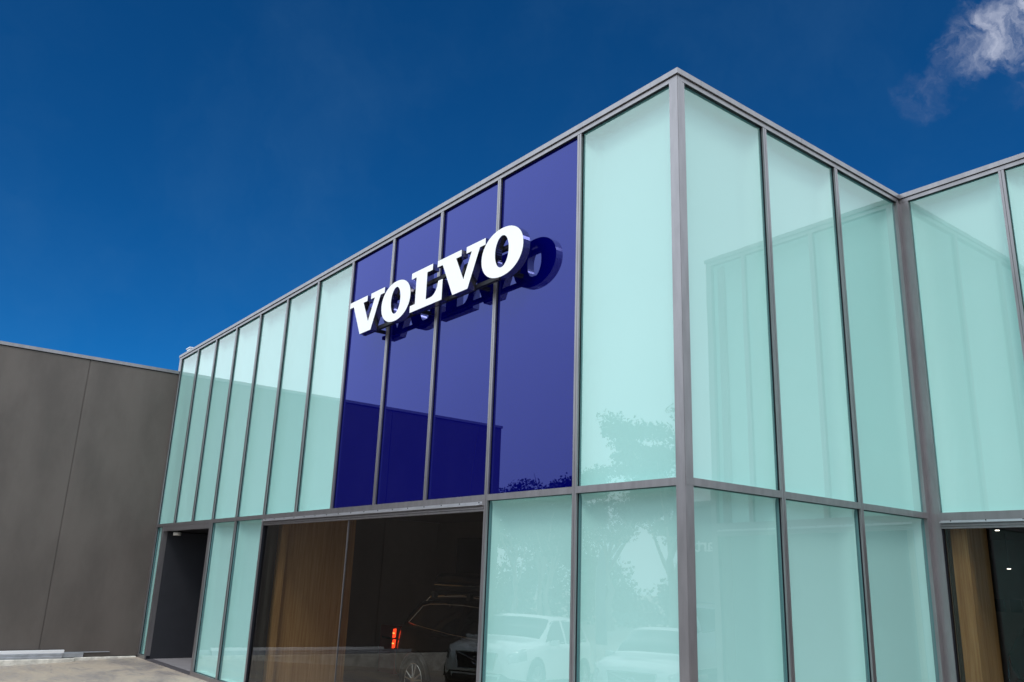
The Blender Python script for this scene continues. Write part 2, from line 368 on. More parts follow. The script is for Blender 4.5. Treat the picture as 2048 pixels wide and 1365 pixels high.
# outer corner post, upper and lower length
for z0, z1 in ((0.07, TB), (TT, HG - 0.022)):
    q = MB(); FA.box(q, -0.105, 0.0, -0.105, 0.003, z0, z1); FB.box(q, 0.0, 0.068, -0.105, 0.0031, z0 + .001, z1 - .001)
    q.build('corner_post', 'alu', B)
# inner corner post
q = MB(); FB.box(q, yb, YC, -0.10, 0.002, 0.0, HG - 0.022); FC.box(q, 0.002, 0.115, -0.10, 0.0, 0.0, HG - 0.022)
q.build('corner_post', 'alu', B)
# --- facade C
for s in CX: mullion(FC, s, TT, HG - 0.024)
for a0, a1 in ((0.115, CX[0] - HW), (CX[0] + HW, CX[1] - HW), (CX[1] + HW, CEND - 0.1)): frosted(FC, a0, a1, TT, HG - 0.022)
q = MB(); FC.box(q, CEND - 0.1, CEND, -0.10, 0.002, 0.0, HG - 0.022); q.build('corner_post', 'alu', B)
bar(FC, 0.115, CEND - 0.1, TB - 0.02, TT)
bar(FC, 0.115, CEND - 0.1, -0.05, 0.05, 'sill', d=0.006)
# --- window head tracks and fixing rails
def head(F, a0, a1):
    q = MB(); F.box(q, a0, a1, -0.06, 0.004, 2.762, TB - 0.021 if F is FC else TB - 0.001)
    q.build('window_head', 'alu', B)
    q = MB(); F.box(q, a0, a1, -0.06, 0.0, 2.700, 2.722); F.box(q, a0, a1, -0.06, 0.012, 2.726, 2.742); F.box(q, a0, a1, -0.06, -0.012, 2.742, 2.762); q.build('window_track', 'alu', B)
    q = MB(); F.box(q, a0 + 0.004, a1 - 0.03, 0.004, 0.045, 2.768, 2.776); F.box(q, a0 + 0.004, a1 - 0.03, 0.004, 0.010, 2.776, 2.806 if F is FA else 2.790)
    F.box(q, a0 + 0.004, a1 - 0.03, 0.037, 0.045, 2.762, 2.768)
    rail = q.build('fixing_rail', 'alu_bright', B)
    n = int((a1 - a0) / 0.36)
    for k in range(n):
        a = a0 + 0.12 + k * (a1 - a0 - 0.2) / max(1, n - 1); zc = 2.796 if F is FA else 2.785
        q = MB(); q.tube([F.P(a, 0.010, zc), F.P(a, 0.016, zc)], 0.007, 6); q.build('screw', 'black', rail)
head(FA, XS[6] + HW, XS[1] - HW); head(FC, 0.115, CEND - 0.1)
# --- window glass
for a0, a1 in ((XS[6] + HW, -6.3336), (-6.3264, XS[1] - HW)):
    lean(FA, a0, a1, 0.05, 2.70).build('window_pane', 'glass_window', B)
q = MB(); FA.box(q, -6.3335, -6.3265, GL - 0.025, GL + 0.001, 0.05, 2.70); q.build('glass_joint', 'alu', B)
q = MB(); FC.quad(q, 0.115, CEND - 0.1, GL, 0.05, 2.70); q.build('window_pane', 'glass_window', B)
for F, a0, a1 in ((FA, XS[6] + HW, XS[1] - HW), (FC, 0.115, CEND - 0.1)):
    q = MB(); F.box(q, a0, a0 + 0.012, -0.06, -0.01, 0.05, 2.70); q.build('gasket', 'gasket', B); q = MB(); F.box(q, a1 - 0.012, a1, -0.06, -0.01, 0.05, 2.70); q.build('gasket', 'gasket', B)
# --- copings, in lengths
def coping(F, cuts, ext0=0.0, ext1=0.0):
    for k in range(len(cuts) - 1):
        a0, a1 = cuts[k] + 0.0015, cuts[k + 1] - 0.0015
        if k == 0: a0 -= ext0 + .0015
        if k == len(cuts) - 2: a1 += ext1 + .0015
        q = MB(); F.box(q, a0, a1, -0.34, 0.022, 6.884, HC); q.build('coping', 'alu', B)
    h0 = 0.0035 if F is FB else cuts[0]; h1 = -0.001 if F is FA else cuts[-1]
    q = MB(); F.box(q, h0, h1, -0.12, -0.004, HG - 0.024, 6.883); q.build('gasket', 'gasket', B)
    q = MB(); F.box(q, h0, h1, -0.05, 0.003, HG - 0.022, 6.876); q.build('head_frame', 'alu', B)
coping(FA, [-15.95, -12.1, -10.14, -6.72, -3.33, -0.344]); 
q = MB()
q.v = [(-0.3425, -0.022, 6.884), (0.022, -0.022, 6.884), (0.022, 0.34, 6.884), (-0.32, 0.34, 6.884), (-0.3425, -0.022, HC), (0.022, -0.022, HC), (0.022, 0.34, HC), (-0.32, 0.34, HC)]
q.f = [[0, 3, 2, 1], [4, 5, 6, 7], [0, 1, 5, 4], [1, 2, 6, 5], [2, 3, 7, 6], [3, 0, 4, 7]]
q.build('coping', 'alu', B)
coping(FB, [0.342, 2.1, YC - 0.022]); coping(FC, [-0.34, 1.9, CEND], 0, 0.02)
q = MB(); FA.box(q, -15.95, XS[-1], -0.2, 0.0, 0.0, 6.883); q.build('end_post', 'alu', B)
q = MB(); q.box(-15.52, -15.30, 0.02, 0.16, HC + 0.002, 7.02); q.box(-15.55, -15.27, 0.0, 0.18, 7.022, 7.045); q.box(-15.60, -15.52, 0.05, 0.12, HC + 0.002, 6.99)
tag(q.build('roof_bracket', 'alu_bright'), 'small pale metal bracket standing on the roof edge above the far end of the facade', 'bracket')
# --- body behind the cladding
q = MB(); q.box(-15.9, -0.25, 0.25, 16, 3.25, 6.80); q.box(-0.25, CEND, YC + 0.3, 16, 3.25, 6.80); q.build('upper_storey', 'roofing', B)
q = MB(); q.box(CEND - 0.25, CEND, YC + 0.11, 16, -0.1, 3.245); q.box(CEND - 0.25, CEND, YC + 0.11, YC + 0.298, 3.245, 6.85); q.box(CEND - 0.02, CEND + 0.002, YC + 0.3, 16, 3.245, 6.883); q.box(-15.9, 2.84, 15.8, 16, -0.1, 3.245); q.build('side_wall', 'wall_paint', B)
q = MB(); q.box(-12.0, -0.2, 0.19, 15.8, -0.09, -0.03); q.box(-0.2, 2.84, YC + 0.12, 15.8, -0.09, -0.03); q.build('interior_floor', 'inner_floor', B)
q = MB(); q.box(-11.9, -0.2, 0.19, 15.8, 3.15, 3.24); q.box(-0.2, 2.84, YC + 0.2, 15.8, 3.15, 3.24); q.build('interior_ceiling', 'inner_ceiling', B)
q = MB(); FA.box(q, XS[6] + HW, XS[1] - HW, -0.36, -0.20, 2.762, 3.14); q.build('window_lintel', 'reveal', B); q = MB(); FC.box(q, 0.115, CEND - .1, -0.36, -0.20, 2.762, 3.14); q.build('window_lintel', 'reveal', B)
q = MB(); q.box(-12.1, -11.9, 0.3, 5.19, -0.03, 3.14); q.build('interior_wall', 'inner_wall', B)
for x0, x1 in ((-17.6, -15.0), (-14.99, -12.3), (-12.29, -9.0), (-8.99, -4.2)):
    q = MB(); q.box(max(x0, -15.2), x1, 5.2, 5.32, -0.03, 3.14); q.build('interior_wall', 'inner_wall', B)
for x0, x1 in ((XS[1] - .02, -0.18), ):
    q = MB(); q.box(x0, x1, 0.19, 0.25, -0.02, 3.14); q.box(-0.25, -0.19, 0.26, YC + 0.1, -0.02, 3.14); q.build('inner_lining', 'inner_wall', B)
q = MB(); q.box(XS[8] + 0.05, XS[6], 0.19, 0.25, -0.02, 3.14); q.build('inner_lining', 'reveal', B)
# wood clad fins just inside the windows
q = MB(); q.box(-10.05, -9.68, 0.252, 0.40, -0.02, 3.13); q.build('window_reveal', 'reveal', B)
q = MB(); q.box(-10.2, -9.54, 0.402, 0.52, -0.02, 3.13); q.build('wood_panel', 'wood', B)
q = MB(); q.box(-10.2, -9.64, 0.522, 1.76, -0.02, 3.13); q.build('wood_panel', 'wood', B)
q = MB(); q.box(-10.2, -9.72, 1.762, 1.93, -0.02, 3.13); q.build('wood_panel', 'wood', B)
q = MB(); q.box(-0.19, 0.118, YC + 0.12, YC + 0.20, -0.02, 3.13); q.build('window_reveal', 'reveal', B)
q = MB(); q.box(-0.19, 0.30, YC + 0.202, YC + 0.30, -0.02, 3.13); q.build('wood_panel', 'wood', B)
q = MB(); q.box(-0.19, 0.20, YC + 0.302, YC + 0.95, -0.02, 3.13); q.build('wood_panel', 'wood', B)
# entrance recess
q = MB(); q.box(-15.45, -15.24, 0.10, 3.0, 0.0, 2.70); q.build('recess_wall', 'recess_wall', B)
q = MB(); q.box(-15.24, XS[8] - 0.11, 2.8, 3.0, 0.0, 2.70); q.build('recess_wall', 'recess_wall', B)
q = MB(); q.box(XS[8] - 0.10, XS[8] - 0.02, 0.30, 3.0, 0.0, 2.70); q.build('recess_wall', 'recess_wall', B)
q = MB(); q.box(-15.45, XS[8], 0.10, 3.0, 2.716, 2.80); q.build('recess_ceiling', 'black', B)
q = MB(); q.box(-15.24, XS[8] - 0.10, 0.17, 2.8, -0.05, 0.006); q.build('threshold', 'slab', B)
q = MB(); q.box(-15.24, XS[8] - 0.10, -0.01, 0.168, -0.05, 0.004); q.build('threshold_channel', 'drain', B)
L = empty('ceiling_light', (-14.72, 0.16, 2.71)); tag(L, 'small pale cylinder lamp fixed under the lintel of the dark entrance', 'lamp')
q = MB(); q.tube([(0, 0, 0), (0, 0, -0.02)], 0.10, 16); q.build('base', 'black', L)
q = MB(); q.tube([(0, 0, -0.021), (0, 0, -0.09)], 0.085, 16); q.build('lens', 'lens', L, True)

# ------------------------------------------------------------------ sign: five raised letters on a rail
SG = empty('raised_letter_sign', (-4.1, 0, 5.6))
tag(SG, 'white raised slab serif capital letters reading VOLVO on the deep blue panels', 'sign')
DF, DB = -0.262, -0.160
def ellipse(cx, cz, rx, rz, n=44, e=2.15, shear=0.0):
    pts = []
    for i in range(n):
        t_ = 2 * math.pi * i / n; c, s = math.cos(t_), math.sin(t_)
        x = math.copysign(abs(c) ** (2 / e), c) * rx; z = math.copysign(abs(s) ** (2 / e), s) * rz
        pts.append((cx + x + shear * z, cz + z))
    return pts
def letter(outer, inner=None, nm='letter'):
    ox, oz = SG.location.x, SG.location.z
    outer = [(a - ox, b - oz) for a, b in outer]; inner = [(a - ox, b - oz) for a, b in inner] if inner else None
    # face and back via curve-free triangulation
    def capmesh(y, name, m, parent):
        bm = bmesh.new(); es = []
        for loop in ([outer] + ([inner] if inner else [])):
            vs_ = [bm.verts.new((a, y, b)) for a, b in loop]
            es += [bm.edges.new((vs_[i], vs_[(i + 1) % len(vs_)])) for i in range(len(vs_))]
        bmesh.ops.triangle_fill(bm, edges=es, use_beauty=True)
        me = bpy.data.meshes.new(name); bm.to_mesh(me); bm.free(); me.materials.append(M[m])
        o = bpy.data.objects.new(name, me); COL.objects.link(o); o.parent = parent
        return o
    q = MB()
    for loop in ([outer] + ([inner] if inner else [])):
        for i in range(len(loop)):
            a, b = loop[i], loop[(i + 1) % len(loop)]
            q.quad((a[0], DF + 0.002, a[1]), (b[0], DF + 0.002, b[1]), (b[0], DB - 0.002, b[1]), (a[0], DB - 0.002, a[1]))
    root = q.build(nm, 'letter_side', SG)
    if len(outer) > 30: root.data.polygons.foreach_set('use_smooth', [True] * len(root.data.polygons))
    capmesh(DF, 'face', 'white_face', root); capmesh(DB, 'back', 'letter_back', root)
    return root
zt, zb_, sh = 5.912, 5.352, 0.085
def vee(x0, s=1.0):
    X = lambda v: x0 + v * s
    return [(X(0), zt), (X(.545), zt), (X(.545), zt - sh), (X(.43), zt - sh), (X(.615), 5.50), (X(.77), zt - sh), (X(.655), zt - sh), (X(.655), zt), (X(1.055), zt), (X(1.055), zt - sh), (X(.94), zt - sh),
            (X(.715), zb_), (X(.385), zb_), (X(.122), zt - sh), (X(0), zt - sh)]
letter(vee(-6.295))
letter(ellipse(-4.905, 5.622, .395, .292, e=2.1), ellipse(-4.905, 5.632, .128, .195, e=2.0))
ell = [(-4.50, zt), (-3.975, zt), (-3.975, zt - sh), (-4.105, zt - sh), (-4.105, 5.448), (-4.02, 5.448), (-3.955, 5.455), (-3.91, 5.475), (-3.87, 5.51), (-3.84, 5.56), (-3.822, 5.632), (-3.72, 5.632), (-3.72, zb_), (-4.50, zb_), (-4.50, 5.448), (-4.375, 5.448), (-4.375, zt - sh), (-4.50, zt - sh)]
letter(ell)
letter(vee(-3.86))
letter(ellipse(-2.47, 5.632, .402, .304, e=2.1), ellipse(-2.47, 5.642, .132, .200, e=2.0))
q = MB()
ox, oz = SG.location.x, SG.location.z
q.box(-6.02 - ox, -2.30 - ox, -0.155, -0.105, 5.375 - oz, 5.425 - oz); q.box(-6.02 - ox, -2.30 - ox, -0.155, -0.105, 5.715 - oz, 5.765 - oz)
q.build('rail', 'letter_back', SG)
for x in (-5.72, -4.45, -3.1, -2.45):
    for z in (5.40, 5.74):
        q = MB(); q.box(x - ox - .03, x - ox + .03, -0.104, 0.044, z - oz - 0.02, z - oz + 0.02); q.build('bracket', 'letter_back', SG)

# ------------------------------------------------------------------ grey neighbouring wall
WX = XS[-1]
Wl = empty('precast_wall', (WX, -5, 0)); tag(Wl, 'dark grey painted precast concrete wall meeting the glass facade at right angles', 'wall')
cuts = [-9.80, -5.90, -1.985, 0.14]
for i in range(3):
    q = MB(); q.box(-0.20, 0.0, cuts[i] + 5 + (0.011 if i else 0), cuts[i + 1] + 5 - (0.011 if i < 2 else 0), 0.035, 6.455); q.build('wall_panel', 'wall_paint', Wl)
q = MB(); q.box(-0.19, -0.014, -4.79, 5.12, 0.04, 6.45); q.build('joint_sealant', 'wall_paint', Wl)
q = MB(); q.box(-0.24, 0.028, -4.84, 4.99, 6.458, 6.53); q.build('coping', 'alu', Wl)
q = MB(); q.box(-0.22, 0.003, -4.80, 4.99, 6.440, 6.457); q.build('flashing', 'black', Wl)
q = MB(); q.box(-12, -0.205, -4.8, 20, -0.5, 6.40); q.build('building_body', 'roofing', Wl)
K = MB(); K.box(WX - 0.15, WX + 0.16, -9.85, -1.30, -0.7, 0.012); K.box(WX - 0.15, WX + 0.07, -1.30, -0.035, -0.7, 0.02)
kb = K.build('kerb', 'kerb', None, False, 0.012)
tag(kb, 'rough pale concrete kerb along the foot of the dark grey wall', 'kerb')
def chan(name, y0, y1, x0, x1, z0, z1, m):
    q = MB(); q.box(x0, x1, y0, y1, z0, z1)
    return q.build(name, m, None, False, 0.004)
M['bar_white'] = simple('mill_white_metal', (0.80, 0.79, 0.82), 0.35, 0.2)
M['bar_grey'] = simple('galvanised_metal', (0.42, 0.43, 0.47), 0.4, 0.7, var=0.12, vscale=8)
g = 'metal lengths lying on the kerb'
tag(chan('metal_bar', -6.1, -1.52, WX + 0.055, WX + 0.125, 0.118, 0.182, 'bar_white'), 'long white metal channel lying on top of the stack on the kerb', 'metal bar', g)
tag(chan('metal_bar', -6.3, -1.55, WX + 0.045, WX + 0.14, 0.014, 0.062, 'bar_grey'), 'grey metal channel at the bottom of the stack under the white channel', 'metal bar', g)
tag(chan('metal_bar', -7.0, -1.12, WX + 0.015, WX + 0.042, 0.022, 0.112, 'bar_grey'), 'grey galvanised section poking out past the end of the white channel, against the wall', 'metal bar', g)
tag(chan('metal_bar', -4.2, -0.60, WX + 0.004, WX + 0.04, 0.1135, 0.128, 'bar_grey'), 'thinnest metal strip of the stack reaching furthest towards the entrance', 'metal bar', g)
tag(chan('metal_bar', -6.2, -1.54, WX + 0.05, WX + 0.13, 0.063, 0.117, 'bar_grey'), 'grey metal channel directly beneath the white one in the stack', 'metal bar', g)

# ------------------------------------------------------------------ cars
def interp(tab, x):
    if x <= tab[0][0]: return tab[0][1]
    for (a, b), (c, d) in zip(tab, tab[1:]):
        if x <= c:
            u = (x - a) / (c - a); return b + (d - b) * (u * u * (3 - 2 * u) * 0.35 + u * 0.65)
    return tab[-1][1]
ZTOP = [(-2.36, .80), (-2.33, .98), (-2.24, 1.14), (-1.98, 1.46), (-1.80, 1.57), (-1.4, 1.635), (-.7, 1.665), (0, 1.64), (.25, 1.59), (.62, 1.38), (1.02, 1.13), (1.5, 1.07), (1.95, 1.0), (2.2, .90), (2.31, .80), (2.36, .70)]
BELT = [(-2.36, .78), (-2.3, .96), (-2.1, 1.15), (-1.5, 1.14), (-.5, 1.08), (.6, 1.05), (1.02, 1.04), (1.9, .94), (2.25, .83), (2.36, .66)]
HALF = [(-2.36, .70), (-2.3, .82), (-2.1, .90), (-1.5, .95), (0, .945), (1.3, .95), (1.8, .91), (2.1, .82), (2.28, .68), (2.36, .58)]
BOT = [(-2.36, .42), (-2.2, .32), (-1.8, .25), (1.9, .23), (2.25, .26), (2.36, .34)]
def section(x):
    w_, zt_, zb0, bt = interp(HALF, x), interp(ZTOP, x), interp(BOT, x), interp(BELT, x)
    gh = max(0.0, min(1.0, (zt_ - bt - 0.08) / 0.3)); gt = zt_ - 0.02 - 0.06 * gh
    pts = [(0, zb0), (w_ * .9, zb0), (w_ * .985, zb0 + .12), (w_, zb0 + .36 * (bt - zb0)), (w_ * .99, zb0 + .7 * (bt - zb0)), (w_ * .955, bt - .03), (w_ * .925, bt + 0.005)]
    inn = w_ * .925 - gh * (.30 * (gt - bt) + .03) - (1 - gh) * .10
    for k in (1, 2, 3, 4): pts.append((w_ * .925 + (inn - w_ * .925) * k / 4 + 0.012 * gh * math.sin(math.pi * k / 4), bt + (gt - bt) * k / 4))
    pts += [(inn - .05, zt_ - .008), (inn * .55, zt_ + .012), (0, zt_ + .018)]
    return pts
def surf(x, r):
    p = section(x); i = min(int(r), len(p) - 2); u = r - i
    return Vector((x, p[i][0] + (p[i + 1][0] - p[i][0]) * u, p[i][1] + (p[i + 1][1] - p[i][1]) * u))
def make_car(name, label, paint, lit=False, rails=False):
    T = empty(name); tag(T, label, 'car')
    NXS = [-2.36 + 4.72 * i / 118 for i in range(119)]; ROWS = []
    r = 0.0
    while r < 13.01: ROWS.append(r); r += 0.5
    grid = {}
    parts = {k: MB() for k in ('body', 'side_window', 'windscreen', 'rear_window', 'headlight', 'tail_light', 'grille', 'lower_trim')}
    idx = {k: {} for k in parts}
    def vid(k, i, j, s):
        key = (i, j, s if ROWS[j] not in (0, 13) else 1)
        if key not in idx[k]:
            p = surf(NXS[i], ROWS[j]); idx[k][key] = len(parts[k].v); parts[k].v.append((p.x, p.y * s, p.z))
        return idx[k][key]
    for i in range(len(NXS) - 1):
        for j in range(len(ROWS) - 1):
            x = (NXS[i] + NXS[i + 1]) / 2; rr = (ROWS[j] + ROWS[j + 1]) / 2; p = surf(x, rr)
            for s in (1, -1):
                k = 'body'
                if 6.2 < rr < 10 and -1.86 + (p.z - 1.1) * .35 < x and x < 1.0 - (p.z - 1.04) * 1.35 - .12 and not (-.42 < x < -.33) and p.z > 1.1: k = 'side_window'
                elif rr > 10.4 and .30 < x < .98: k = 'windscreen'
                elif rr > 10.4 and -2.24 < x < -1.93: k = 'rear_window'
                elif 4.2 < rr < 6.0 and 1.84 < x < 2.30: k = 'headlight'
                elif 4.0 < rr < 6.4 and x < -2.06: k = 'tail_light'
                elif rr < 2.0: k = 'lower_trim'
                parts[k].f.append([vid(k, i, j, s), vid(k, i + 1, j, s), vid(k, i + 1, j + 1, s), vid(k, i, j + 1, s)])
    for i in (0, len(NXS) - 1):                       # blunt nose and tail
        for j in range(len(ROWS) - 1):
            parts['body'].f.append([vid('body', i, j, 1), vid('body', i, j + 1, 1), vid('body', i, j + 1, -1), vid('body', i, j, -1)])
    mats = dict(body=paint, side_window='car_glass', windscreen='car_glass', rear_window='car_glass', headlight='lamp_clear', tail_light='tail_off', lower_trim='car_plastic')
    for k, m_ in mats.items():
        if parts[k].f: parts[k].build(k, m_, T, True)
    # grille with frame and badge bar
    def nose(y, z): return Vector((2.39 - 0.06 * y * y, y, z))
    q = MB(); q.poly([nose(-.46, .82), nose(.46, .82), nose(.40, .52), nose(-.40, .52)]); q2 = [(v[0] - .06, v[1], v[2]) for v in q.v]; n0 = len(q.v); q.v += q2
    for a in range(4): q.f.append([a, (a + 1) % 4, n0 + (a + 1) % 4, n0 + a])
    gr = q.build('grille', 'car_plastic', T)
    q = MB(); q.tube([nose(-.46, .825), nose(0, .83), nose(.46, .825)], .012, 6); q.tube([nose(-.46, .825), nose(-.40, .515), nose(0, .50), nose(.40, .515), nose(.46, .825)], .012, 6); q.build('grille_frame', 'chrome', gr)
    q = MB(); q.tube([nose(-.40, .54) + Vector((.012, 0, 0)), nose(.40, .80) + Vector((.012, 0, 0))], .011, 6); q.tube([Vector((2.385, .075 * math.cos(a), .67 + .075 * math.sin(a))) for a in [i * math.pi / 8 for i in range(17)]], .010, 6); q.build('badge', 'chrome', gr)
    q = MB(); q.box(2.28, 2.385, -.5, .5, .30, .40); q.build('air_intake', 'car_plastic', T)
    for s in (1, -1):
        q = MB(); q.tube([surf(2.24, 4.9) * 1 if s > 0 else Vector((surf(2.24, 4.9).x, -surf(2.24, 4.9).y, surf(2.24, 4.9).z)), Vector((surf(1.86, 4.9).x + .0, s * (surf(1.86, 4.9).y + .004), surf(1.86, 4.9).z + .02))], .014, 6); q.build('daytime_light', 'white_face', T)
        # mirrors
        q = MB(); q.hexa([(.60, s * .93, 1.02), (.74, s * .93, 1.03), (.72, s * 1.10, 1.02), (.62, s * 1.10, 1.02), (.60, s * .93, 1.14), (.72, s * .93, 1.13), (.70, s * 1.10, 1.15), (.62, s * 1.10, 1.16)]); q.build('wing_mirror', paint, T, False, .015)
        # chrome line round the side glass
        P_ = lambda x, rr: Vector((surf(x, rr).x, s * (surf(x, rr).y + .006), surf(x, rr).z))
        line = [P_(-1.90, 7.2)] + [P_(x, 9.9) for x in (-1.62, -1.4, -1.0, -.5, 0, .2)] + [P_(.75, 8.6)]
        low = [P_(-1.90, 7.2), P_(-1.7, 6.7), P_(-1.3, 6.4), P_(-.6, 6.3), P_(.1, 6.3), P_(.7, 6.3)]
        q = MB(); q.tube(line, .009, 6); q.tube(low, .009, 6); q.build('window_trim', 'chrome', T)
        for x in (-.95, .15):
            q = MB(); q.tube([P_(x - .11, 4.95) + Vector((0, s * .02, 0)), P_(x + .11, 4.95) + Vector((0, s * .02, 0))], .013, 6); q.build('door_handle', paint, T)
        if rails:
            q = MB(); q.tube([P_(-1.6, 11) , P_(-1.5, 11) + Vector((0, 0, .05)), P_(-.6, 11) + Vector((0, 0, .06)), P_(.05, 11) + Vector((0, 0, .05)), P_(.15, 11)], .017, 6); q.build('roof_rail', 'chrome', T)
        # lit rear lamp units wrap the corner
        if lit:
            for z0, z1 in ((.79, .925), (.955, 1.10)):
                q = MB(); q.hexa([(-2.30, s * .83, z0), (-2.22, s * .91, z0), (-2.24, s * .93, z0), (-2.33, s * .85, z0), (-2.285, s * .83, z1), (-2.205, s * .91, z1), (-2.225, s * .93, z1), (-2.315, s * .85, z1)])
                l = q.build('tail_lamp', 'tail_on', T)
                zm = z0 + .07
                q = MB(); q.hexa([(-2.30, s * .83, zm), (-2.205, s * .915, zm), (-2.225, s * .938, zm), (-2.335, s * .853, zm), (-2.30, s * .83, zm + .016), (-2.205, s * .915, zm + .016), (-2.225, s * .938, zm + .016), (-2.335, s * .853, zm + .016)])
                q.build('lamp_bar', 'tail_hot', l)
        # wheels
        for wx in (-1.44, 1.43):
            Wc = empty('wheel', (wx, s * .955, .365)); Wc.parent = T
            q = MB(); prof = [(.255, -.19), (.30, -.20), (.35, -.185), (.365, -.15), (.365, -.02), (.35, .012), (.30, .022), (.255, .008)]; n = 32
            for a in range(n):
                th = 2 * math.pi * a / n
                for rr, yy in prof: q.v.append((rr * math.cos(th), s * yy, rr * math.sin(th)))
            m_ = len(prof)
            for a in range(n):
                for b in range(m_ - 1): q.f.append([a * m_ + b, a * m_ + b + 1, ((a + 1) % n) * m_ + b + 1, ((a + 1) % n) * m_ + b])
            q.build('tyre', 'tyre', Wc, True)
            q = MB(); q.tube([(.258 * math.cos(a * math.pi / 16), s * .006, .258 * math.sin(a * math.pi / 16)) for a in range(33)], .010, 6)
            for k in range(5):
                for da in (-.20, .20):
                    th = math.pi / 2 + 2 * math.pi * k / 5; a0, a1 = th + da * 1.2, th + da
                    q.tube([(.05 * math.cos(a0), s * .004, .05 * math.sin(a0)), (.25 * math.cos(a1), s * .0, .25 * math.sin(a1))], [.020, .015], 6)
            q.tube([(0, -s * .02, 0), (0, s * .018, 0)], .06, 14)
            q.build('rim', 'rim', Wc)
            q = MB(); q.tube([(0, -s * .17, 0), (0, -s * .03, 0)], .25, 24); q.build('brake', 'car_plastic', Wc)
            q = MB()                                   # arch lip
            arc = [(wx + .415 * math.cos(R(a)), s * .957, .365 + .415 * math.sin(R(a))) for a in range(-8, 189, 14)]
            q.tube(arc, .030, 6); q.build('wheel_arch', 'car_plastic' , T)
            q = MB(); q.tube([(wx, s * .60, .365), (wx, s * .953, .365)], .41, 28); q.build('arch_liner', 'car_plastic', T)
    return T
white = make_car('parked_car', 'white parked car mirrored low in the glass beside the dark window', 'white_paint', rails=False)
def park(o, gx, gy, deg):                              # put the nose at (gx, gy)
    h = Vector((math.cos(R(deg)), math.sin(R(deg)), 0)); p = Vector((gx, gy, 0)) - h * 2.36
    o.location = (p.x, p.y, gz(p.y) + .0); sl = math.atan2(gz(gy) - gz(gy - 4 * h.y), 4.0); o.rotation_euler = (0, -sl, R(deg))
park(white, -9.55, -4.65, 62)
w2 = copy_tree(white); w2['label'] = 'white parked car mirrored in the glass just left of the corner post, grille facing out'
park(w2, -6.2, -5.6, 64)
w3 = make_car('parked_car', 'white parked car with roof rails, mirrored right of the corner post', 'white_paint', rails=True)
w3.location = (8.2, 8.6, 0); w3.rotation_euler = (0, 0, R(-100))
for o in (white, w2, w3): o['group'] = 'white cars parked in the yard'
blk = make_car('display_car', 'black display car with lit red tail light, behind the large dark window', 'black_paint', lit=True, rails=True)
blk.location = (-6.03, 2.97, -0.03); blk['group'] = 'black cars inside the showroom'
bl2 = make_car('display_car', 'black display car inside the window at the right edge', 'black_paint'); bl2.location = (-0.55, 11.35, -0.03); bl2.rotation_euler = (0, 0, R(90)); bl2['group'] = 'black cars inside the showroom'
# roof box on the black car
RB = empty('roof_box', (-6.6, 2.75, 1.64)); tag(RB, 'glossy black roof box carried on the black car behind the dark window', 'roof box')
q = MB()
def ringbox(q, st):
    n = 12; base = len(q.v)
    for x, hy, z0, z1 in st:
        for k in range(n):
            th = 2 * math.pi * (k + .5) / n; c, s = math.cos(th), math.sin(th)
            q.v.append((x, math.copysign(abs(c) ** .5, c) * hy, (z0 + z1) / 2 + math.copysign(abs(s) ** .5, s) * (z1 - z0) / 2))
    for i in range(len(st) - 1):
        for k in range(n): q.f.append([base + i * n + k, base + i * n + (k + 1) % n, base + (i + 1) * n + (k + 1) % n, base + (i + 1) * n + k])
    q.f.append([base + k for k in range(n)]); q.f.append([base + (len(st) - 1) * n + k for k in range(n)])
ringbox(q, [(-1.03, .28, .22, .25), (-.98, .36, .20, .33), (-.85, .40, .19, .385), (0, .42, .18, .40), (.7, .40, .18, .36), (.95, .30, .2, .28)])
q.build('lid', 'black_paint', RB, True)
q = MB(); ringbox(q, [(-1.02, .34, .15, .20), (-.95, .40, .11, .196), (0, .42, .10, .19), (.95, .34, .12, .19)]); q.build('base', 'car_plastic', RB, True)
q = MB(); q.box(-.9, .85, -.425, -.418, .178, .196); q.build('trim_strip', 'chrome', RB)
for x in (-.55, .45):
    q = MB(); q.tube([(x, -.62, .07), (x, .62, .07)], .022, 8); q.box(x - .05, x + .05, -.66, -.60, -.02, .08); q.box(x - .05, x + .05, .60, .66, -.02, .08); q.build('roof_bar', 'car_plastic', RB)

# ------------------------------------------------------------------ showroom contents
q = MB(); q.box(-12.2 + .5, -11.05, 3.75, 4.6, -.02, .93)
cb = q.build('cabinet', 'red_cabinet', None, False, .01); tag(cb, 'dark red cabinet standing behind the black car, left of its tail light', 'cabinet')
q = MB(); q.box(-11.6, -11.15, 3.742, 3.748, .66, .70); q.build('handle', 'black', cb)
q = MB(); q.box(-10.96, -9.7, 5.10, 5.16, 2.0, 2.78); sc_ = q.build('wall_screen', 'screen', None, False, .006); tag(sc_, 'black flat screen hung on the back wall above the roof box', 'screen')
q = MB(); q.box(-10.93, -9.73, 5.094, 5.099, 2.03, 2.75); q.build('display', 'screen', sc_)
for i, x in enumerate((-3.55, -3.22, -2.89)):
    q = MB(); q.box(x, x + .22, 13.96, 13.99, 1.66, 1.92); o = q.build('picture_frame', 'picture'); q = MB(); q.box(x + .015, x + .205, 13.955, 13.959, 1.675, 1.905); q.build('print', 'picture', o)
    tag(o, ('leftmost', 'middle', 'rightmost')[i] + ' of three small dark pictures on the wall deep inside the right window', 'picture', 'small pictures on the showroom wall')
q = MB(); q.box(-4.6, 1.5, 14.0, 14.1, -.02, 3.14); q.build('interior_wall', 'inner_wall', B)
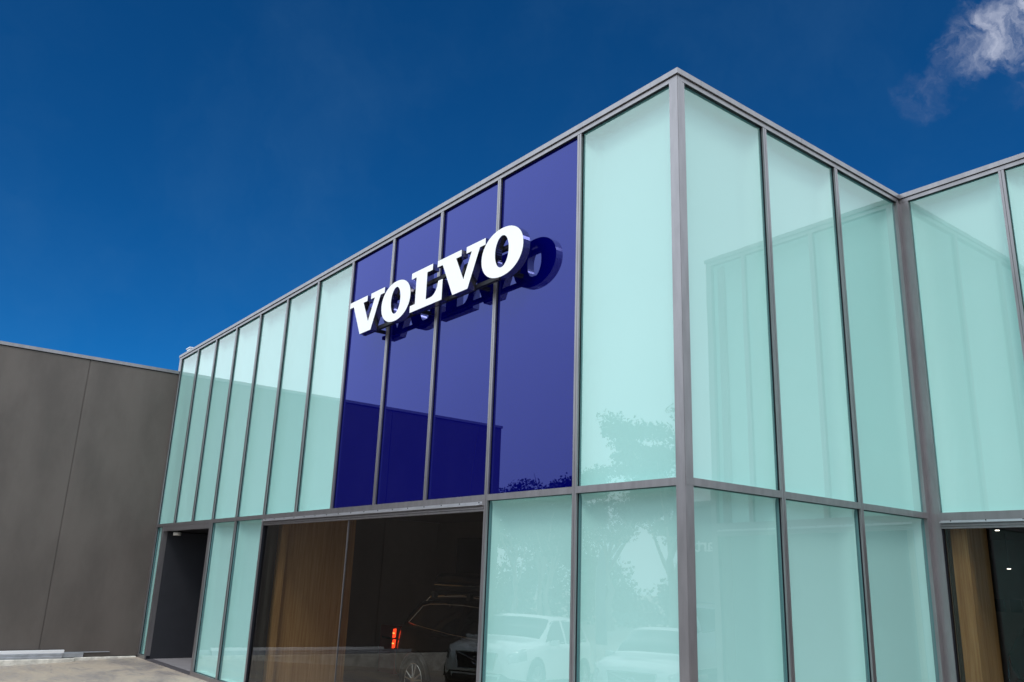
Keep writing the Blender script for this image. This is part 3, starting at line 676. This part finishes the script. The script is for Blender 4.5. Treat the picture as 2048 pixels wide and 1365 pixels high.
def downlight(loc, label, drop=0.0):
    D_ = empty('downlight', loc); tag(D_, label, 'lamp', 'lit lamps in the showroom ceiling')
    q = MB(); q.tube([(0, 0, -.012), (0, 0, .0)], .05, 14); q.build('trim', 'alu', D_)
    q = MB(); q.tube([(0, 0, -.018), (0, 0, -.0125)], .032, 14); q.build('bulb', 'down', D_)
    if drop:
        q = MB(); q.tube([(0, 0, 0.001), (0, 0, drop)], .006, 6); q.build('cord', 'black', D_)
    l = bpy.data.lights.new('lamp', 'SPOT'); l.energy = 9; l.spot_size = R(150); l.spot_blend = .8; l.shadow_soft_size = .05; l.color = (1, .82, .62)
    lo = bpy.data.objects.new('spot', l); COL.objects.link(lo); lo.parent = D_; lo.location = (0, 0, -.03)
downlight((-1.59, 9.84, 3.07), 'lit ceiling lamp just under the head of the right hand window', .075)
downlight((-2.36, 12.0, 2.50), 'lit hanging lamp lower down in the right hand window', .64)
downlight((-9.2, 4.85, 3.148), 'lit ceiling lamp washing the back wall above the black screen')

# ------------------------------------------------------------------ low service building across the yard (mirrored in the glass)
SB = empty('service_building', (11.5, 15, 0)); tag(SB, 'low dark grey building with pale lettering, seen mirrored in the glass right of the corner', 'building')
q = MB(); q.box(-3.2, 8, -3, 3, -.1, 4.1); q.build('wall', 'shed', SB)
q = MB(); q.box(-3.25, 8.05, -3.05, 3.05, 4.102, 4.22); q.build('coping', 'alu', SB)
q = MB(); q.box(1.2, 4.8, -3.03, -2.99, 0, 2.6); q.build('roller_door', 'alu', SB)
fc = bpy.data.curves.new('lettering', 'FONT'); fc.body = 'arts'; fc.size = .50; fc.extrude = .015
ft = bpy.data.objects.new('text', fc); COL.objects.link(ft); bpy.context.view_layer.update()
tm = bpy.data.meshes.new_from_object(ft.evaluated_get(bpy.context.evaluated_depsgraph_get())); bpy.data.objects.remove(ft)
tm.materials.clear(); tm.materials.append(M['white_face'])
fo = bpy.data.objects.new('lettering', tm); COL.objects.link(fo); fo.parent = SB; fo.location = (9.28 - 11.5, -3.02, 2.93); fo.rotation_euler = (R(90), 0, 0)

# ------------------------------------------------------------------ gum trees across the yard (mirrored in the glass)
def tree(loc, h, spread, label, n=5200, seed=1, bare=False):
    n = int(n * 2.2)
    rnd = random.Random(seed); T = empty('gum_tree', loc); tag(T, label, 'tree', 'gum trees across the yard')
    q = MB(); pts = []; x = y = 0.0
    for i in range(8):
        u = i / 7; pts.append((x, y, -.2 + u * h * .62)); x += rnd.uniform(-.3, .3); y += rnd.uniform(-.3, .3)
    r0 = h * .028; q.tube(pts, [r0 * (1 - .65 * i / 7) for i in range(8)], 9)
    tips = []
    for k in range(11):
        s = pts[rnd.randint(3, 7)]; a = rnd.uniform(0, 6.28); l = spread * rnd.uniform(.5, 1.0); p = Vector(s); br = [p.copy()]
        for j in range(4):
            p = p + Vector((math.cos(a) * l / 4, math.sin(a) * l / 4, (h - s[2]) * rnd.uniform(.12, .26))); a += rnd.uniform(-.4, .4); br.append(p.copy())
        q.tube(br, [r0 * .36, r0 * .28, r0 * .2, r0 * .13, r0 * .06], 6); tips += [br[-1], br[-1], br[3], br[2] + Vector((rnd.uniform(-1, 1), rnd.uniform(-1, 1), .4))]
    if bare:
        p = Vector(pts[-1]); br = [p.copy()]
        for j in range(5): p = p + Vector((rnd.uniform(-.5, .5), rnd.uniform(-.3, .3), h * .11)); br.append(p.copy())
        q.tube(br, [r0 * .4, r0 * .33, r0 * .26, r0 * .2, r0 * .13, r0 * .05], 6)
    q.build('trunk', 'bark', T, True)
    v = MB(); cl = []
    for t_ in tips:
        for k in range(3): cl.append((t_ + Vector((rnd.gauss(0, .5), rnd.gauss(0, .5), rnd.gauss(0, .3))), rnd.uniform(.5, 1.15)))
    for i in range(n):
        c, rr = rnd.choice(cl); d = Vector((rnd.gauss(0, 1), rnd.gauss(0, 1), rnd.gauss(0, .62)))
        d = d.normalized() * rr * rnd.random() ** .5; p = c + Vector((d.x, d.y, d.z * .6))
        a = Vector((rnd.gauss(0, 1), rnd.gauss(0, 1), rnd.gauss(-.6, .8))).normalized(); b = a.cross(Vector((rnd.gauss(0, 1), rnd.gauss(0, 1), rnd.gauss(0, 1)))).normalized()
        L_, W_ = rnd.uniform(.15, .33), rnd.uniform(.05, .10)
        v.quad(p - a * L_ * .5, p + b * W_, p + a * L_ * .5, p - b * W_)
    v.build('crown', 'leaf', T)
    return T
tree((-37.6, -36, -.85), 10.9, 3.8, 'gum tree mirrored in the aqua panel left of the corner post, lower rounded crown', 6500, 3)
tree((-30.2, -34, -.85), 13.2, 4.4, 'tallest gum tree, mirrored against the corner post', 8000, 5)
tree((-43.6, -36, -.85), 9.6, 2.6, 'low gum tree mirrored under the right end of the blue panels', 5500, 8)
tree((-49.5, -37, -.85), 10.2, 3.4, 'gum tree mirrored in the lower panel beside the dark window', 5500, 11)
tree((-46.6, -37.5, -.85), 9.6, 1.6, 'sparse gum tree with a bare forked top, mirrored below the blue panels', 1200, 13, True)
tree((-34.0, -40, -.85), 11.0, 4.0, 'bushy gum tree behind the others, mirrored low beside the corner post', 6500, 17)
tree((-26.0, -38, -.85), 12.0, 4.0, 'gum tree furthest along the yard, behind the tallest one', 5000, 19)

rnd = random.Random(5); v = MB(); cl = []
for k in range(190):
    x = rnd.uniform(-75, -12); cl.append((Vector((x, rnd.uniform(-46, -41), -.7 + rnd.uniform(0, 4.6 + 1.4 * math.sin(x * .35)))), rnd.uniform(.8, 1.9)))
for i in range(24000):
    c, rr = rnd.choice(cl); d = Vector((rnd.gauss(0, 1), rnd.gauss(0, 1), rnd.gauss(0, .8))).normalized() * rr * rnd.random() ** .5; p = c + d
    a = Vector((rnd.gauss(0, 1), rnd.gauss(0, 1), rnd.gauss(0, 1))).normalized(); b = a.cross(Vector((rnd.gauss(0, 1), rnd.gauss(0, 1), rnd.gauss(0, 1)))).normalized()
    L_, W_ = rnd.uniform(.25, .55), rnd.uniform(.09, .18)
    v.quad(p - a * L_ * .5, p + b * W_, p + a * L_ * .5, p - b * W_)
tag(v.build('bushland', 'leaf'), 'dense green bushland closing the far side of the yard', 'bush', kind='stuff')
# a feather flag standing across the yard (mirrored in the glass left of the corner post)
FF = empty('feather_flag', (-15.95, -14.0, gz(-14))); tag(FF, 'tall narrow feather flag on a thin pole, mirrored faintly left of the corner post', 'flag')
q = MB(); q.tube([(0, 0, 0), (0, 0, 2.6), (.02, 0, 3.3), (.14, 0, 3.85), (.34, 0, 4.1)], [.02, .016, .012, .009, .006], 8); q.build('pole', 'bar_grey', FF)
q = MB(); q.tube([(-.4, -.3, .03), (.4, .3, .03)], .03, 6); q.tube([(-.4, .3, .03), (.4, -.3, .03)], .03, 6); q.build('base', 'car_plastic', FF)
M['flag_cloth'] = simple('flag_cloth', (0.16, 0.19, 0.24), 0.8)
q = MB(); n = 16; outer = []
for i in range(n + 1):
    u = i / n; z = .95 + 2.95 * u; xr = .03 + .50 * (1 - .25 * u) if u < .8 else .03 + .40 * (1 - ((u - .8) / .2) ** 2 * .35)
    xl = .025 if z < 3.2 else .025 + (z - 3.2) * .25
    outer.append((xl, xr, z, .03 * math.sin(z * 2.2)))
for k in (0, .008):
    for xl, xr, z, w_ in outer: q.v += [(xl, k, z), ((xl + xr) / 2, w_ + k, z), (xr, -w_ + k, z)]
m_ = 3 * (n + 1)
for i in range(n):
    for k in (0, m_):
        for c in (0, 1): a = k + 3 * i + c; q.f.append([a, a + 1, a + 4, a + 3])
q.build('cloth', 'flag_cloth', FF, True)
